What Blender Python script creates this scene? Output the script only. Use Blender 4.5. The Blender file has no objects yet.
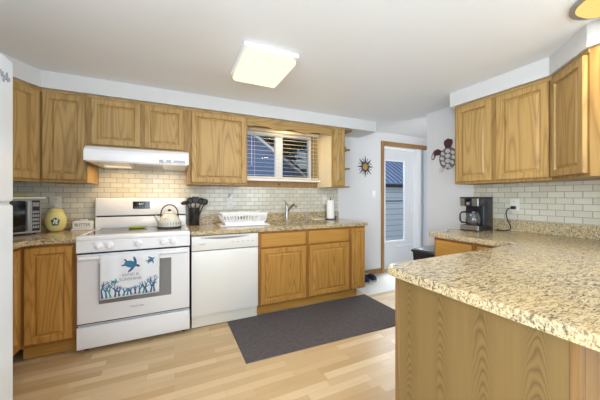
import bpy, bmesh, math, random
from mathutils import Vector, Matrix
R = math.radians
C = bpy.context.scene.collection
random.seed(7)

# ------------------------------------------------------------------ camera, sky, lights, exposure
scn = bpy.context.scene
cam_d = bpy.data.cameras.new('camera'); cam = bpy.data.objects.new('camera', cam_d); C.objects.link(cam)
cam.location = (0, 0, 1.234); cam.rotation_euler = (R(90), 0, R(-25.35))
cam_d.sensor_width = 36; cam_d.lens = 265 / 600 * 36; cam_d.shift_y = -3.4 / 600; cam_d.clip_start = .02
scn.camera = cam
scn.view_settings.view_transform = 'Standard'; scn.view_settings.look = 'None'
scn.view_settings.gamma = 1; scn.view_settings.use_curve_mapping = False
scn.view_settings.exposure = 0.04

world = bpy.data.worlds.new('world'); scn.world = world; world.use_nodes = True
wn = world.node_tree.nodes; wl = world.node_tree.links
bg = wn['Background']
tc = wn.new('ShaderNodeTexCoord'); mp = wn.new('ShaderNodeMapping'); mp.inputs['Scale'].default_value = (1, 1, 2.5)
nz = wn.new('ShaderNodeTexNoise'); nz.inputs['Scale'].default_value = 2.5; nz.inputs['Detail'].default_value = 6
cr = wn.new('ShaderNodeValToRGB')
cr.color_ramp.elements[0].position = .38; cr.color_ramp.elements[0].color = (.45, .60, .90, 1)
cr.color_ramp.elements[1].position = .6; cr.color_ramp.elements[1].color = (.95, .97, 1.0, 1)
wl.new(tc.outputs['Generated'], mp.inputs[0]); wl.new(mp.outputs[0], nz.inputs['Vector'])
wl.new(nz.outputs[0], cr.inputs[0]); wl.new(cr.outputs[0], bg.inputs['Color'])
bg.inputs['Strength'].default_value = 1.1

def area(name, loc, rot, size, power, col=(1, 1, 1)):
    l = bpy.data.lights.new(name, 'AREA'); l.shape = 'RECTANGLE'; l.size, l.size_y = size
    l.energy = power; l.color = col
    o = bpy.data.objects.new(name, l); C.objects.link(o); o.location = loc; o.rotation_euler = [R(a) for a in rot]
    return o
# added fill light at two made-up openings in the rear wall (behind the camera)
area('rear_fill_light', (1.75, -1.93, 1.35), (118, 0, 0), (1.7, 1.3), 50, (.80, .915, 1))
area('rear_fill_light', (-.6, -1.93, 1.35), (118, 0, 0), (1.3, 1.3), 40, (.80, .915, 1))
# added fill at a made-up left wall opening, brightens the right side
area('left_fill_light', (-1.60, -.95, 1.4), (116, 0, -90), (1.3, 1.2), 118, (.80, .915, 1))
# added unseen light behind the right wall, brightens the hall and its ceiling
area('hall_fill_light', (3.45, 1.36, 1.45), (132, 0, 0), (.7, 1.1), 11, (1, .97, .95))
# skylight falling through the glazed entry door
area('door_sky_light', (4.1, 4.35, 2.75), (-52, 0, -12), (1.8, 1.2), 430, (.94, .97, 1))

# ------------------------------------------------------------------ materials
def lin(c):
    return tuple((v / 255 / 12.92 if v / 255 <= .04045 else ((v / 255 + .055) / 1.055) ** 2.4) for v in c) + (1,)
class NT:
    def __init__(s, name):
        s.m = bpy.data.materials.new(name); s.m.use_nodes = True
        s.n = s.m.node_tree.nodes; s.l = s.m.node_tree.links; s.b = s.n['Principled BSDF']
    def new(s, t, **kw):
        n = s.n.new(t)
        for k, v in kw.items():
            if k.startswith('i_'): n.inputs[k[2:].replace('_', ' ')].default_value = v
            else: setattr(n, k, v)
        return n
    def math(s, op, a, b=None):
        n = s.n.new('ShaderNodeMath'); n.operation = op
        for i, v in enumerate((a, b)):
            if v is None: continue
            if isinstance(v, (int, float)): n.inputs[i].default_value = v
            else: s.l.new(v, n.inputs[i])
        return n.outputs[0]
    def mix(s, f, a, b, mode='MIX'):
        n = s.n.new('ShaderNodeMix'); n.data_type = 'RGBA'; n.blend_type = mode
        for i, v in ((0, f), (6, a), (7, b)):
            if isinstance(v, (int, float)): n.inputs[i].default_value = v
            elif isinstance(v, tuple): n.inputs[i].default_value = v
            else: s.l.new(v, n.inputs[i])
        return n.outputs[2]
    def ramp(s, f, stops):
        n = s.n.new('ShaderNodeValToRGB'); e = n.color_ramp.elements
        while len(e) < len(stops): e.new(.5)
        for q, (p, c) in zip(e, stops): q.position = p; q.color = c
        s.l.new(f, n.inputs[0]); return n.outputs[0]
    def coords(s, scale=(1, 1, 1), rnd=True, which='Object'):
        t = s.n.new('ShaderNodeTexCoord'); m = s.n.new('ShaderNodeMapping'); m.inputs['Scale'].default_value = scale
        src = t.outputs[which]
        if rnd:
            oi = s.n.new('ShaderNodeObjectInfo'); v = s.n.new('ShaderNodeVectorMath'); v.operation = 'ADD'
            cx = s.n.new('ShaderNodeCombineXYZ'); k = s.math('MULTIPLY', oi.outputs['Random'], 37.0)
            for i in range(3): s.l.new(k, cx.inputs[i])
            s.l.new(src, v.inputs[0]); s.l.new(cx.outputs[0], v.inputs[1]); src = v.outputs[0]
        s.l.new(src, m.inputs[0]); return m.outputs[0]
    def noise(s, vec, scale, detail=4, rough=.55, dist=0):
        n = s.n.new('ShaderNodeTexNoise'); n.inputs['Scale'].default_value = scale
        n.inputs['Detail'].default_value = detail; n.inputs['Roughness'].default_value = rough
        n.inputs['Distortion'].default_value = dist
        s.l.new(vec, n.inputs['Vector']); return n.outputs[0]
    def bump(s, h, strength=.2, dist=.002):
        n = s.n.new('ShaderNodeBump'); n.inputs['Strength'].default_value = strength; n.inputs['Distance'].default_value = dist
        s.l.new(h, n.inputs['Height']); s.l.new(n.outputs[0], s.b.inputs['Normal'])

def plain(name, col, rough=.5, metal=0, spec=.5, var=.05, nscale=8, trans=0, alpha=1, coat=0, emit=0):
    t = NT(name); c = lin(col)
    v = t.noise(t.coords(), nscale, 3)
    d = tuple(max(0, q * (1 - var)) for q in c[:3]) + (1,)
    t.l.new(t.mix(v, d, c), t.b.inputs['Base Color'])
    t.b.inputs['Roughness'].default_value = rough; t.b.inputs['Metallic'].default_value = metal
    t.b.inputs['Specular IOR Level'].default_value = spec
    t.b.inputs['Transmission Weight'].default_value = trans; t.b.inputs['Alpha'].default_value = alpha
    t.b.inputs['Coat Weight'].default_value = coat; t.b.inputs['Coat Roughness'].default_value = .08
    if emit: t.b.inputs['Emission Color'].default_value = c; t.b.inputs['Emission Strength'].default_value = emit
    return t.m

def oak(name, light, dark, axis='z', rough=.48, freq=12, gscale=8, amt=.8):
    t = NT(name)
    st = {'z': (1, 1, .085), 'x': (.085, 1, 1), 'y': (1, .085, 1)}[axis]
    v = t.coords(st)
    n1 = t.noise(v, gscale, 1.2, .4)
    rings = t.math('PINGPONG', t.math('MULTIPLY', n1, freq), .5)          # growth-ring contours
    rings = t.math('MULTIPLY', rings, 2)
    v2 = t.coords({'z': (1, 1, .03), 'x': (.03, 1, 1), 'y': (1, .03, 1)}[axis])
    fib = t.noise(v2, 160, 2, .6)
    n3 = t.noise(v, 2.2, 2)
    col = t.mix(t.math('MULTIPLY', t.math('POWER', rings, 2.5), amt), lin(light), lin(dark))
    col = t.mix(t.math('MULTIPLY', t.ramp(fib, [(.5, (0, 0, 0, 1)), (.68, (1, 1, 1, 1))]), .28), col, lin(dark))
    wide = tuple(min(255, q * 1.07) for q in light)
    col = t.mix(t.math('MULTIPLY', n3, .6), col, lin(wide), 'MIX')
    t.l.new(col, t.b.inputs['Base Color']); t.b.inputs['Roughness'].default_value = rough
    t.b.inputs['Coat Weight'].default_value = .04; t.b.inputs['Coat Roughness'].default_value = .4; t.b.inputs['Specular IOR Level'].default_value = .35
    t.bump(fib, .12, .001)
    return t.m

def granite(name):
    t = NT(name)
    v = t.coords((1.0, 3.6, 2.8), rnd=False); v.node.inputs['Rotation'].default_value[2] = R(14); w = t.coords((1, 1, 1), rnd=False)
    a = t.noise(v, 30, 6, .66, .8); b = t.noise(v, 80, 4, .6, .4); c = t.noise(w, 5, 3, .5)
    col = t.ramp(a, [(.34, lin((74, 64, 56))), (.43, lin((146, 130, 106))), (.50, lin((198, 180, 142))), (.60, lin((216, 198, 160))), (.72, lin((186, 160, 120)))])
    col = t.mix(t.ramp(b, [(.56, (0, 0, 0, 1)), (.64, (1, 1, 1, 1))]), col, lin((98, 84, 70)))
    col = t.mix(t.ramp(t.noise(w, 95, 3, .5), [(.62, (0, 0, 0, 1)), (.67, (1, 1, 1, 1))]), col, lin((44, 42, 44)))
    col = t.mix(t.math('MULTIPLY', t.ramp(c, [(.45, (0, 0, 0, 1)), (.65, (1, 1, 1, 1))]), .3), col, lin((212, 182, 128)))
    t.l.new(col, t.b.inputs['Base Color']); t.b.inputs['Roughness'].default_value = .13
    t.b.inputs['Specular IOR Level'].default_value = .6
    return t.m

def tile(name, axis):
    t = NT(name); tcn = t.new('ShaderNodeTexCoord'); sx = t.new('ShaderNodeSeparateXYZ'); cx = t.new('ShaderNodeCombineXYZ')
    t.l.new(tcn.outputs['Object'], sx.inputs[0]); t.l.new(sx.outputs['XYZ'.index(axis)], cx.inputs[0]); t.l.new(sx.outputs[2], cx.inputs[1])
    br = t.new('ShaderNodeTexBrick', i_Scale=1.0, i_Mortar_Size=.003, i_Mortar_Smooth=.2, i_Bias=0.0, i_Brick_Width=.108, i_Row_Height=.051)
    br.inputs['Color1'].default_value = lin((220, 216, 199)); br.inputs['Color2'].default_value = lin((202, 197, 178))
    br.inputs['Mortar'].default_value = lin((154, 146, 130)); t.l.new(cx.outputs[0], br.inputs['Vector'])
    n = t.noise(t.coords((1, 1, 1), rnd=False), 7, 2)
    t.l.new(t.mix(t.math('MULTIPLY', n, .25), br.outputs['Color'], lin((210, 206, 190))), t.b.inputs['Base Color'])
    t.l.new(t.math('ADD', t.math('MULTIPLY', br.outputs['Fac'], .5), .16), t.b.inputs['Roughness'])
    t.bump(t.math('SUBTRACT', 1.0, br.outputs['Fac']), .5, .002)
    return t.m

def laminate(name):
    t = NT(name); v = t.coords((1, 1, 1), rnd=False)
    br = t.new('ShaderNodeTexBrick', i_Scale=1.0, i_Mortar_Size=.0008, i_Mortar_Smooth=.1, i_Bias=0.0, i_Brick_Width=.46, i_Row_Height=.064)
    br.offset = .37; br.offset_frequency = 2; br.squash = 1.25; br.squash_frequency = 3
    br.inputs['Color1'].default_value = lin((220, 196, 156)); br.inputs['Color2'].default_value = lin((184, 150, 102))
    br.inputs['Mortar'].default_value = lin((186, 150, 104)); t.l.new(v, br.inputs['Vector'])
    g = t.noise(t.coords((.06, 1, 1), rnd=False), 70, 3, .6); g2 = t.noise(t.coords((.2, 1, 1), rnd=False), 14, 2, .5, .6)
    col = t.mix(t.math('MULTIPLY', t.ramp(g, [(.45, (0, 0, 0, 1)), (.7, (1, 1, 1, 1))]), .25), br.outputs['Color'], lin((190, 150, 102)))
    col = t.mix(t.math('MULTIPLY', g2, .25), col, lin((230, 205, 168)))
    t.l.new(col, t.b.inputs['Base Color']); t.b.inputs['Roughness'].default_value = .36; t.b.inputs['Specular IOR Level'].default_value = .4
    return t.m

def glass_thin(name, tint=(235, 240, 242), refl=.015):
    t = NT(name); tr = t.new('ShaderNodeBsdfTransparent'); gl = t.new('ShaderNodeBsdfGlossy'); mx = t.new('ShaderNodeMixShader')
    n = t.noise(t.coords(), 3, 2); t.l.new(t.mix(n, lin(tint), lin(tuple(min(255, q + 6) for q in tint))), tr.inputs[0])
    gl.inputs['Roughness'].default_value = .03; mx.inputs[0].default_value = refl
    t.l.new(tr.outputs[0], mx.inputs[1]); t.l.new(gl.outputs[0], mx.inputs[2])
    t.l.new(mx.outputs[0], t.n['Material Output'].inputs[0]); return t.m

def emission(name, col, strength):
    t = NT(name); n = t.noise(t.coords(), 4, 2); c = lin(col)
    e = t.new('ShaderNodeEmission'); t.l.new(t.mix(n, c, tuple(q * .96 for q in c[:3]) + (1,)), e.inputs[0]); e.inputs[1].default_value = strength
    t.l.new(e.outputs[0], t.n['Material Output'].inputs[0]); return t.m

OAK = oak('oak_upper', (180, 147, 92), (116, 82, 40))
OAKX = oak('oak_upper_horizontal', (176, 143, 90), (118, 86, 44), 'x')
OAKL = oak('oak_lower', (186, 138, 68), (128, 84, 32))
OAKLX = oak('oak_lower_horizontal', (184, 136, 64), (140, 94, 38), 'x', amt=.4)
OAKLIT = oak('oak_pale_lit_side', (232, 218, 182), (214, 194, 150), amt=.25)  # light veneer, paler still to hold the valance lamp's glow in its colour
def veneer(name, light, dark):
    t = NT(name); v = t.coords(rnd=False); sx = t.new('ShaderNodeSeparateXYZ'); t.l.new(v, sx.inputs[0])
    n = t.noise(t.coords((3, 3, 1.2), rnd=False), 3, 2)
    yy = t.math('ADD', sx.outputs[1], t.math('MULTIPLY', t.math('SUBTRACT', n, .5), .03))
    u = t.math('SUBTRACT', t.math('FRACT', t.math('DIVIDE', t.math('SUBTRACT', yy, .015), .15)), .5)      # -.5..5 across one leaf
    u2 = t.math('MULTIPLY', u, u)
    f = t.math('ADD', sx.outputs[2], t.math('MULTIPLY', u2, 2.6))
    rings = t.math('MULTIPLY', t.math('PINGPONG', t.math('MULTIPLY', t.math('ADD', f, t.math('MULTIPLY', n, .25)), 26), .5), 2)
    mask = t.ramp(u2, [(.0, (1, 1, 1, 1)), (.03, (.6, .6, .6, 1)), (.085, (.06, .06, .06, 1))])
    fib = t.noise(t.coords((1, 1, .03), rnd=False), 150, 2, .6)
    col = t.mix(t.math('MULTIPLY', t.math('MULTIPLY', t.math('POWER', rings, 2), mask), .75), lin(light), lin(dark))
    col = t.mix(t.math('MULTIPLY', fib, .35), col, lin(dark))
    t.l.new(col, t.b.inputs['Base Color']); t.b.inputs['Roughness'].default_value = .45; return t.m
VENEER = veneer('oak_veneer_panel', (132, 106, 62), (86, 64, 34))
OAKTRIM = oak('oak_trim', (160, 122, 76), (122, 86, 48))
OAKLB = oak('oak_lower_frame', (160, 108, 52), (116, 74, 30))
OAKUB = oak('oak_upper_frame', (166, 132, 78), (112, 80, 40))
OAKPOST = oak('oak_post', (134, 102, 62), (100, 72, 40))
OAKD = oak('oak_dark_gap', (120, 74, 38), (92, 54, 26))
GRAN = granite('granite')
TILEX = tile('subway_tile_x', 'X'); TILEY = tile('subway_tile_y', 'Y')
LAM = laminate('laminate_floor')
PAINT = plain('wall_paint', (222, 222, 223), .8, var=.02, nscale=2)
CEIL = plain('ceiling_paint', (238, 241, 246), .5, var=.02, nscale=2)
SOFF = plain('soffit_paint', (216, 216, 215), .8, var=.02)
HALLT = plain('hall_vinyl', (232, 230, 224), .3, var=.16, nscale=30)
ENAM = plain('white_enamel', (240, 240, 242), .18, var=.01, coat=.3)
ENAM2 = plain('white_enamel_door', (236, 236, 238), .25, var=.01)
DWASH = plain('dishwasher_white', (234, 232, 226), .3, var=.01)
FRIDGE = plain('fridge_white', (229, 235, 243), .3, var=.01)
VINYL = plain('white_vinyl', (244, 245, 247), .35, var=.01)
DOORW = plain('door_white', (226, 228, 232), .45, var=.02)
BLACKG = plain('black_glass', (14, 14, 16), .06, var=.1)
COOKG = plain('cooktop_glass', (72, 74, 77), .08, var=.1, spec=.8)
OVENG = plain('oven_window_glass', (128, 128, 130), .12, var=.08)
BLACK = plain('black_plastic', (22, 22, 26), .35, var=.15)
NAVYB = plain('coffee_maker_black', (26, 30, 38), .4, var=.1)
DARK = plain('dark_gap', (34, 32, 32), .7, var=.1)
STEEL = plain('stainless_steel', (176, 174, 170), .28, metal=1, var=.08, nscale=40)
SILVER = plain('microwave_silver', (170, 170, 170), .35, metal=.6, var=.06)
SILVERP = plain('silver_plastic', (160, 162, 164), .4, metal=.4, var=.06)
CHROME = plain('chrome', (205, 205, 205), .12, metal=1, var=.05)
GREYG = plain('grey_gasket', (200, 202, 204), .6)
GREYTX = plain('grey_print', (150, 152, 158), .6)
DARKTX = plain('dark_print', (90, 92, 96), .6)
WHITEP = plain('white_plastic', (242, 243, 245), .35, var=.01)
IVORY = plain('ivory_plastic', (228, 224, 212), .4, var=.02)
CREAM = plain('cream_enamel', (226, 223, 210), .2, var=.03, coat=.4)
YELLOW = plain('yellow_glaze', (226, 214, 140), .15, var=.10, nscale=6, coat=.5)
GREENL = plain('green_glaze', (170, 190, 70), .25, var=.3, nscale=20)
BUTTERC = plain('white_ceramic', (232, 230, 224), .3, var=.02)
CREAMT = plain('cream_tray', (226, 220, 204), .35, var=.04)
YTRAY = plain('yellow_board', (214, 202, 122), .5, var=.1)
CLOTH = plain('towel_cloth', (232, 234, 238), .9, var=.03, nscale=60)
BLUE1 = plain('print_blue', (70, 140, 176), .9, var=.5, nscale=60)
BLUE2 = plain('print_navy', (74, 108, 158), .9, var=.5, nscale=60)
TEAL = plain('print_teal', (92, 160, 164), .9, var=.45, nscale=60)
GREYP = plain('print_grey', (150, 160, 168), .9)
RUG = None
def rugmat():
    t = NT('rug_weave'); v = t.coords(rnd=False)
    a = t.noise(v, 300, 2, .7); b = t.noise(v, 26, 5, .7)
    c = t.mix(a, lin((74, 70, 70)), lin((106, 100, 101))); c = t.mix(t.math('MULTIPLY', t.ramp(b, [(.4, (0, 0, 0, 1)), (.65, (1, 1, 1, 1))]), .35), c, lin((116, 110, 112)))
    t.l.new(c, t.b.inputs['Base Color']); t.b.inputs['Roughness'].default_value = .95; t.b.inputs['Specular IOR Level'].default_value = .1
    t.bump(a, .5, .003); return t.m
RUG = rugmat()
PAPER = plain('paper_towel', (246, 246, 246), .9, var=.02, nscale=50)
GOLD = plain('aged_gold', (190, 158, 92), .4, metal=.6, var=.25, nscale=30)
IRON = plain('dark_iron', (60, 58, 60), .5, metal=.5, var=.2)
MAROON = plain('maroon_metal', (104, 66, 70), .4, metal=.5, var=.35, nscale=30)
PEWTER = plain('pewter', (226, 226, 228), .3, metal=.35, var=.3, nscale=40)
PEWTERD = plain('dark_pewter', (134, 130, 134), .4, metal=.7, var=.3, nscale=40)
NAVY = plain('navy_canvas', (38, 44, 78), .85, var=.2, nscale=60)
NAVYL = plain('shoe_sole', (176, 178, 170), .7, var=.1)
TRASH = plain('trash_black', (34, 36, 40), .45, var=.15)
TRASHL = plain('trash_lid_lit', (96, 102, 110), .3, var=.1)  # greyer than the bin: light on the lid put into its colour
CLEARG = plain('carafe_glass', (120, 122, 126), .05, trans=.6, spec=.6)
MESHG = plain('smoked_canister', (34, 34, 38), .15, trans=.15, var=.2)
LAMPON = emission('lamp_diffuser', (255, 246, 222), 1.15)
LAMPW = emission('warm_lamp_glass', (255, 214, 130), 1.2)
HOODL = emission('hood_bulb', (255, 232, 196), .9)
BLINDM = plain('blind_slat', (236, 226, 200), .5, var=.03)
GLASS = glass_thin('window_glass')

# ------------------------------------------------------------------ mesh helpers
class MB:
    def __init__(s): s.b = bmesh.new()
    def box(s, x0, x1, y0, y1, z0, z1, bev=0, seg=2, mat=None):
        g = bmesh.ops.create_cube(s.b, size=1)['verts']
        for v in g: v.co = Vector(((x0 + x1) / 2 + v.co.x * (x1 - x0), (y0 + y1) / 2 + v.co.y * (y1 - y0), (z0 + z1) / 2 + v.co.z * (z1 - z0)))
        if bev:
            e = list({e for v in g for e in v.link_edges})
            r = bmesh.ops.bevel(s.b, geom=e, offset=bev, segments=seg, affect='EDGES', profile=.5)
            g = list({v for f in r['faces'] for v in f.verts} | {v for v in g if v.is_valid})
        if mat is not None:
            for v in g: v.co = mat @ v.co
        return s
    def prism(s, pts, z0, z1, bev=0):
        lo = [s.b.verts.new((x, y, z0)) for x, y in pts]; hi = [s.b.verts.new((x, y, z1)) for x, y in pts]
        n = len(pts); s.b.faces.new(lo[::-1]); top = s.b.faces.new(hi)
        for i in range(n): s.b.faces.new((lo[i], lo[(i + 1) % n], hi[(i + 1) % n], hi[i]))
        if bev: bmesh.ops.bevel(s.b, geom=list(top.edges), offset=bev, segments=3, affect='EDGES', profile=.5)
        return s
    def extrude_xz(s, pts, y0, y1):
        a = [s.b.verts.new((x, y0, z)) for x, z in pts]; c = [s.b.verts.new((x, y1, z)) for x, z in pts]
        n = len(pts); s.b.faces.new(a); s.b.faces.new(c[::-1])
        for i in range(n): s.b.faces.new((a[i], c[i], c[(i + 1) % n], a[(i + 1) % n]))
        return s
    def lathe(s, prof, c=(0, 0, 0), n=28, sx=1, sy=1, M=None):
        rings = []
        for r, z in prof:
            ring = []
            for i in range(n):
                a = 2 * math.pi * i / n; p = Vector((r * math.cos(a) * sx, r * math.sin(a) * sy, z))
                if M is not None: p = M @ p
                ring.append(s.b.verts.new(p + Vector(c)))
            rings.append(ring)
        for q, w in zip(rings, rings[1:]):
            for i in range(n): s.b.faces.new((q[i], q[(i + 1) % n], w[(i + 1) % n], w[i]))
        s.b.faces.new(rings[0][::-1]); s.b.faces.new(rings[-1]); return s
    def cyl(s, p0, p1, r, n=16, r1=None):
        p0 = Vector(p0); p1 = Vector(p1); d = p1 - p0; q = d.to_track_quat('Z', 'Y').to_matrix()
        return s.lathe([(r, 0), (r if r1 is None else r1, d.length)], p0, n, M=q)
    def tube(s, pts, r, n=8, closed=False):
        pts = [Vector(p) for p in pts]; rings = []; N = len(pts); up = None
        for i, p in enumerate(pts):
            if closed: t = pts[(i + 1) % N] - pts[i - 1]
            else: t = pts[min(i + 1, N - 1)] - pts[max(i - 1, 0)]
            t.normalize()
            if up is None: up = t.orthogonal().normalized()
            u = (up - t * up.dot(t)).normalized(); up = u; v = t.cross(u); rr = r[i] if isinstance(r, (list, tuple)) else r
            rings.append([s.b.verts.new(p + (u * math.cos(2 * math.pi * k / n) + v * math.sin(2 * math.pi * k / n)) * rr) for k in range(n)])
        for i in range(N if closed else N - 1):
            q, w = rings[i], rings[(i + 1) % N]
            for k in range(n): s.b.faces.new((q[k], q[(k + 1) % n], w[(k + 1) % n], w[k]))
        if not closed: s.b.faces.new(rings[0][::-1]); s.b.faces.new(rings[-1])
        return s
    def ball(s, c, r, sc=(1, 1, 1), u=16, v=10):
        g = bmesh.ops.create_uvsphere(s.b, u_segments=u, v_segments=v, radius=r)['verts']
        for q in g: q.co = Vector((q.co.x * sc[0], q.co.y * sc[1], q.co.z * sc[2])) + Vector(c)
        return s
    def rings(s, rects, cap=True, back=False):
        """rects: (x0,x1,z0,z1,y) nested rectangles lofted one to the next"""
        vs = [[s.b.verts.new(p) for p in ((a, y, c), (b, y, c), (b, y, d), (a, y, d))] for a, b, c, d, y in rects]
        for q, w in zip(vs, vs[1:]):
            for i in range(4): s.b.faces.new((q[i], q[(i + 1) % 4], w[(i + 1) % 4], w[i]))
        if cap: s.b.faces.new(vs[-1])
        if back: s.b.faces.new(vs[0][::-1])
        return s
    def build(s, name, mat, parent=None, smooth=False, loc=None):
        bmesh.ops.recalc_face_normals(s.b, faces=s.b.faces[:])
        me = bpy.data.meshes.new(name); s.b.to_mesh(me); s.b.free()
        me.materials.append(mat)
        if smooth:
            for p in me.polygons: p.use_smooth = True
            if smooth == 'auto':
                me.set_sharp_from_angle(angle=R(40))
        o = bpy.data.objects.new(name, me); C.objects.link(o)
        if parent: o.parent = parent
        if loc: o.location = loc
        return o

def tag(o, label, cat, group=None, kind=None):
    o['label'] = label; o['category'] = cat
    if group: o['group'] = group
    if kind: o['kind'] = kind
    return o
def thing(name, label, cat, loc=(0, 0, 0), rz=0, group=None):
    o = bpy.data.objects.new(name, None); C.objects.link(o); o.location = loc; o.rotation_euler.z = R(rz); o.empty_display_size = .05
    return tag(o, label, cat, group)
def struct(name, mb, mat, parent=None, smooth=False):
    o = mb.build(name, mat, parent, smooth)
    if not parent: o['kind'] = 'structure'
    return o
def text(name, body, size, mat, parent, M, extrude=.0006, align='CENTER', sx=1):
    cu = bpy.data.curves.new(name, 'FONT'); cu.body = body; cu.size = size; cu.extrude = extrude; cu.align_x = align; cu.align_y = 'CENTER'
    t = bpy.data.objects.new(name, cu); C.objects.link(t)
    dg = bpy.context.evaluated_depsgraph_get(); me = bpy.data.meshes.new_from_object(t.evaluated_get(dg))
    bpy.data.objects.remove(t); bpy.data.curves.remove(cu)
    me.transform(M @ Matrix.Diagonal((sx, 1, 1, 1))); me.materials.clear(); me.materials.append(mat)
    o = bpy.data.objects.new(name, me); C.objects.link(o); o.parent = parent
    return o
FRONT = Matrix.Rotation(R(90), 4, 'X')          # lettering standing upright, facing -Y

# ------------------------------------------------------------------ room shell
WX0, WX1, WY0, WY1, CZ = -1.64, 2.87, -2.0, 3.30, 2.27
HX = 4.10
struct('floor', MB().box(-1.8, 4.25, -2.1, 3.45, -.1, 0), LAM)
struct('trim_1', MB().box(2.18, HX, 2.62, 3.30, 0.0, .004), HALLT)
struct('ceiling', MB().box(-1.8, 4.25, -2.1, 3.5, CZ, CZ + .1), CEIL)
WIN = (.76, 1.78, 1.455, 2.09); DR = (3.055, 4.02, 2.06)
wb = MB()
wb.box(-1.8, WIN[0], WY1, WY1 + .15, 0, CZ); wb.box(WIN[0], WIN[1], WY1, WY1 + .15, 0, WIN[2]); wb.box(WIN[0], WIN[1], WY1, WY1 + .15, WIN[3], CZ)
wb.box(WIN[1], DR[0], WY1, WY1 + .15, 0, CZ); wb.box(DR[0], DR[1], WY1, WY1 + .15, DR[2], CZ); wb.box(DR[1], 4.25, WY1, WY1 + .15, 0, CZ)
struct('wall_back', wb, PAINT)
struct('wall_left', MB().box(-1.8, WX0, WY0, -1.6, 0, CZ).box(-1.8, WX0, -.3, WY1, 0, CZ).box(-1.8, WX0, -1.6, -.3, 0, .8).box(-1.8, WX0, -1.6, -.3, 2.0, CZ), PAINT)
struct('wall_right', MB().box(WX1, WX1 + .12, -2.0, 2.33, 0, CZ), PAINT)
struct('wall_corner', MB().box(2.26, WX1, .24, .36, .916, CZ), PAINT)
struct('wall_hall', MB().box(HX, 4.25, 1.2, WY1, 0, CZ).box(WX1 + .12, 3.1, 1.2, 1.32, 0, CZ).box(3.8, HX, 1.2, 1.32, 0, CZ).box(3.1, 3.8, 1.2, 1.32, 0, .9).box(3.1, 3.8, 1.2, 1.32, 2.0, CZ), PAINT)
rw = MB(); ys, ye = -2.1, -2.0
rw.box(-1.8, -1.25, ys, ye, 0, CZ).box(.05, .9, ys, ye, 0, CZ).box(2.6, 2.99, ys, ye, 0, CZ)
for a, b in ((-1.25, .05), (.9, 2.6)): rw.box(a, b, ys, ye, 0, .7); rw.box(a, b, ys, ye, 2.0, CZ)
struct('wall_rear', rw, PAINT)
# soffits above the wall cabinets
struct('trim_2', MB().prism([(-1.64, 2.30), (-1.34, 2.30), (-1.20, 2.53), (-.99, 2.87), (2.53, 2.87), (2.53, 3.30), (-1.64, 3.30)], 2.132, CZ), SOFF)
struct('trim_3', MB().prism([(WX1, 1.77), (2.51, 1.77), (2.51, .985), (2.235, .70), (2.235, .36), (WX1, .36)], 2.132, CZ), SOFF)
# tiled backsplashes
struct('wall_tiles_back', MB().box(-1.64, 2.18, 3.292, 3.30, 1.015, 1.40).box(-.70, .16, 3.292, 3.30, 1.40, 1.72), TILEX)
struct('wall_tiles_right', MB().box(2.862, 2.87, .36, 1.75, 1.015, 1.356), TILEY)
struct('baseboard_back', MB().box(2.19, 3.02, 3.288, 3.30, .004, .085, .003), OAKTRIM)
# door casing, door, wall switch
tr = MB(); tr.box(3.005, 3.055, 3.276, 3.30, .004, 2.06, .004).box(3.005, HX - .02, 3.276, 3.30, 2.06, 2.13, .004)
struct('trim_4', tr, OAKTRIM)
fr = MB(); fr.box(3.055, 3.075, 3.36, 3.45, .0, 2.06).box(3.075, 3.84, 3.36, 3.45, 2.03, 2.06).box(3.845, 3.925, 3.31, 3.45, 0, 2.06).box(3.925, 4.02, 3.36, 3.45, 0, 2.06)
struct('trim_5', fr, VINYL)
d = thing('door_1', 'white glazed storm door at the end of the hall', 'door', (3.078, 3.40, .01)); del d['category']; d['kind'] = 'structure'
DW = .762
m = MB(); gx0, gx1, gz0, gz1 = .085, .555, .455, 1.845
m.box(0, gx0, 0, .035, 0, 2.01).box(gx1, DW, 0, .035, 0, 2.01).box(gx0, gx1, 0, .035, 0, gz0).box(gx0, gx1, 0, .035, gz1, 2.01)
m.build('door_leaf', DOORW, d)
m = MB(); a = .022
m.box(gx0, gx0 + a, -.012, 0, gz0, gz1).box(gx1 - a, gx1, -.012, 0, gz0, gz1).box(gx0 + a, gx1 - a, -.012, 0, gz0, gz0 + a).box(gx0 + a, gx1 - a, -.012, 0, gz1 - a, gz1)
m.build('glazing_bead', VINYL, d)
MB().box(gx0, gx1, .012, .018, gz0, gz1).build('pane', GLASS, d)
m = MB().cyl((.34, -.035, .385), (.66, -.035, .385), .011).cyl((.66, -.035, .385), (.73, -.012, .385), .006).box(.32, .345, -.045, 0, .37, .40, .003)
m.build('door_closer', WHITEP, d, 'auto')
m = MB().box(.705, .725, -.006, 0, .92, 1.10, .002).cyl((.715, -.03, 1.0), (.715, 0, 1.0), .008).box(.66, .725, -.04, -.028, .99, 1.01, .003)
m.build('door_handle', WHITEP, d, 'auto')

d2 = thing('door_2', 'open inner entry door', 'door', (3.945, 3.262, .012)); del d2['category']; d2['kind'] = 'structure'
MB().box(0, .036, -.76, 0, 0, 2.03, .003).build('door_leaf', plain('inner_door_paint', (206, 214, 226), .4, var=.02), d2)
MB().cyl((0, -.70, .98), (-.045, -.70, .98), .010).ball((-.055, -.70, .98), .026).build('door_knob', CHROME, d2, True)
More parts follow.
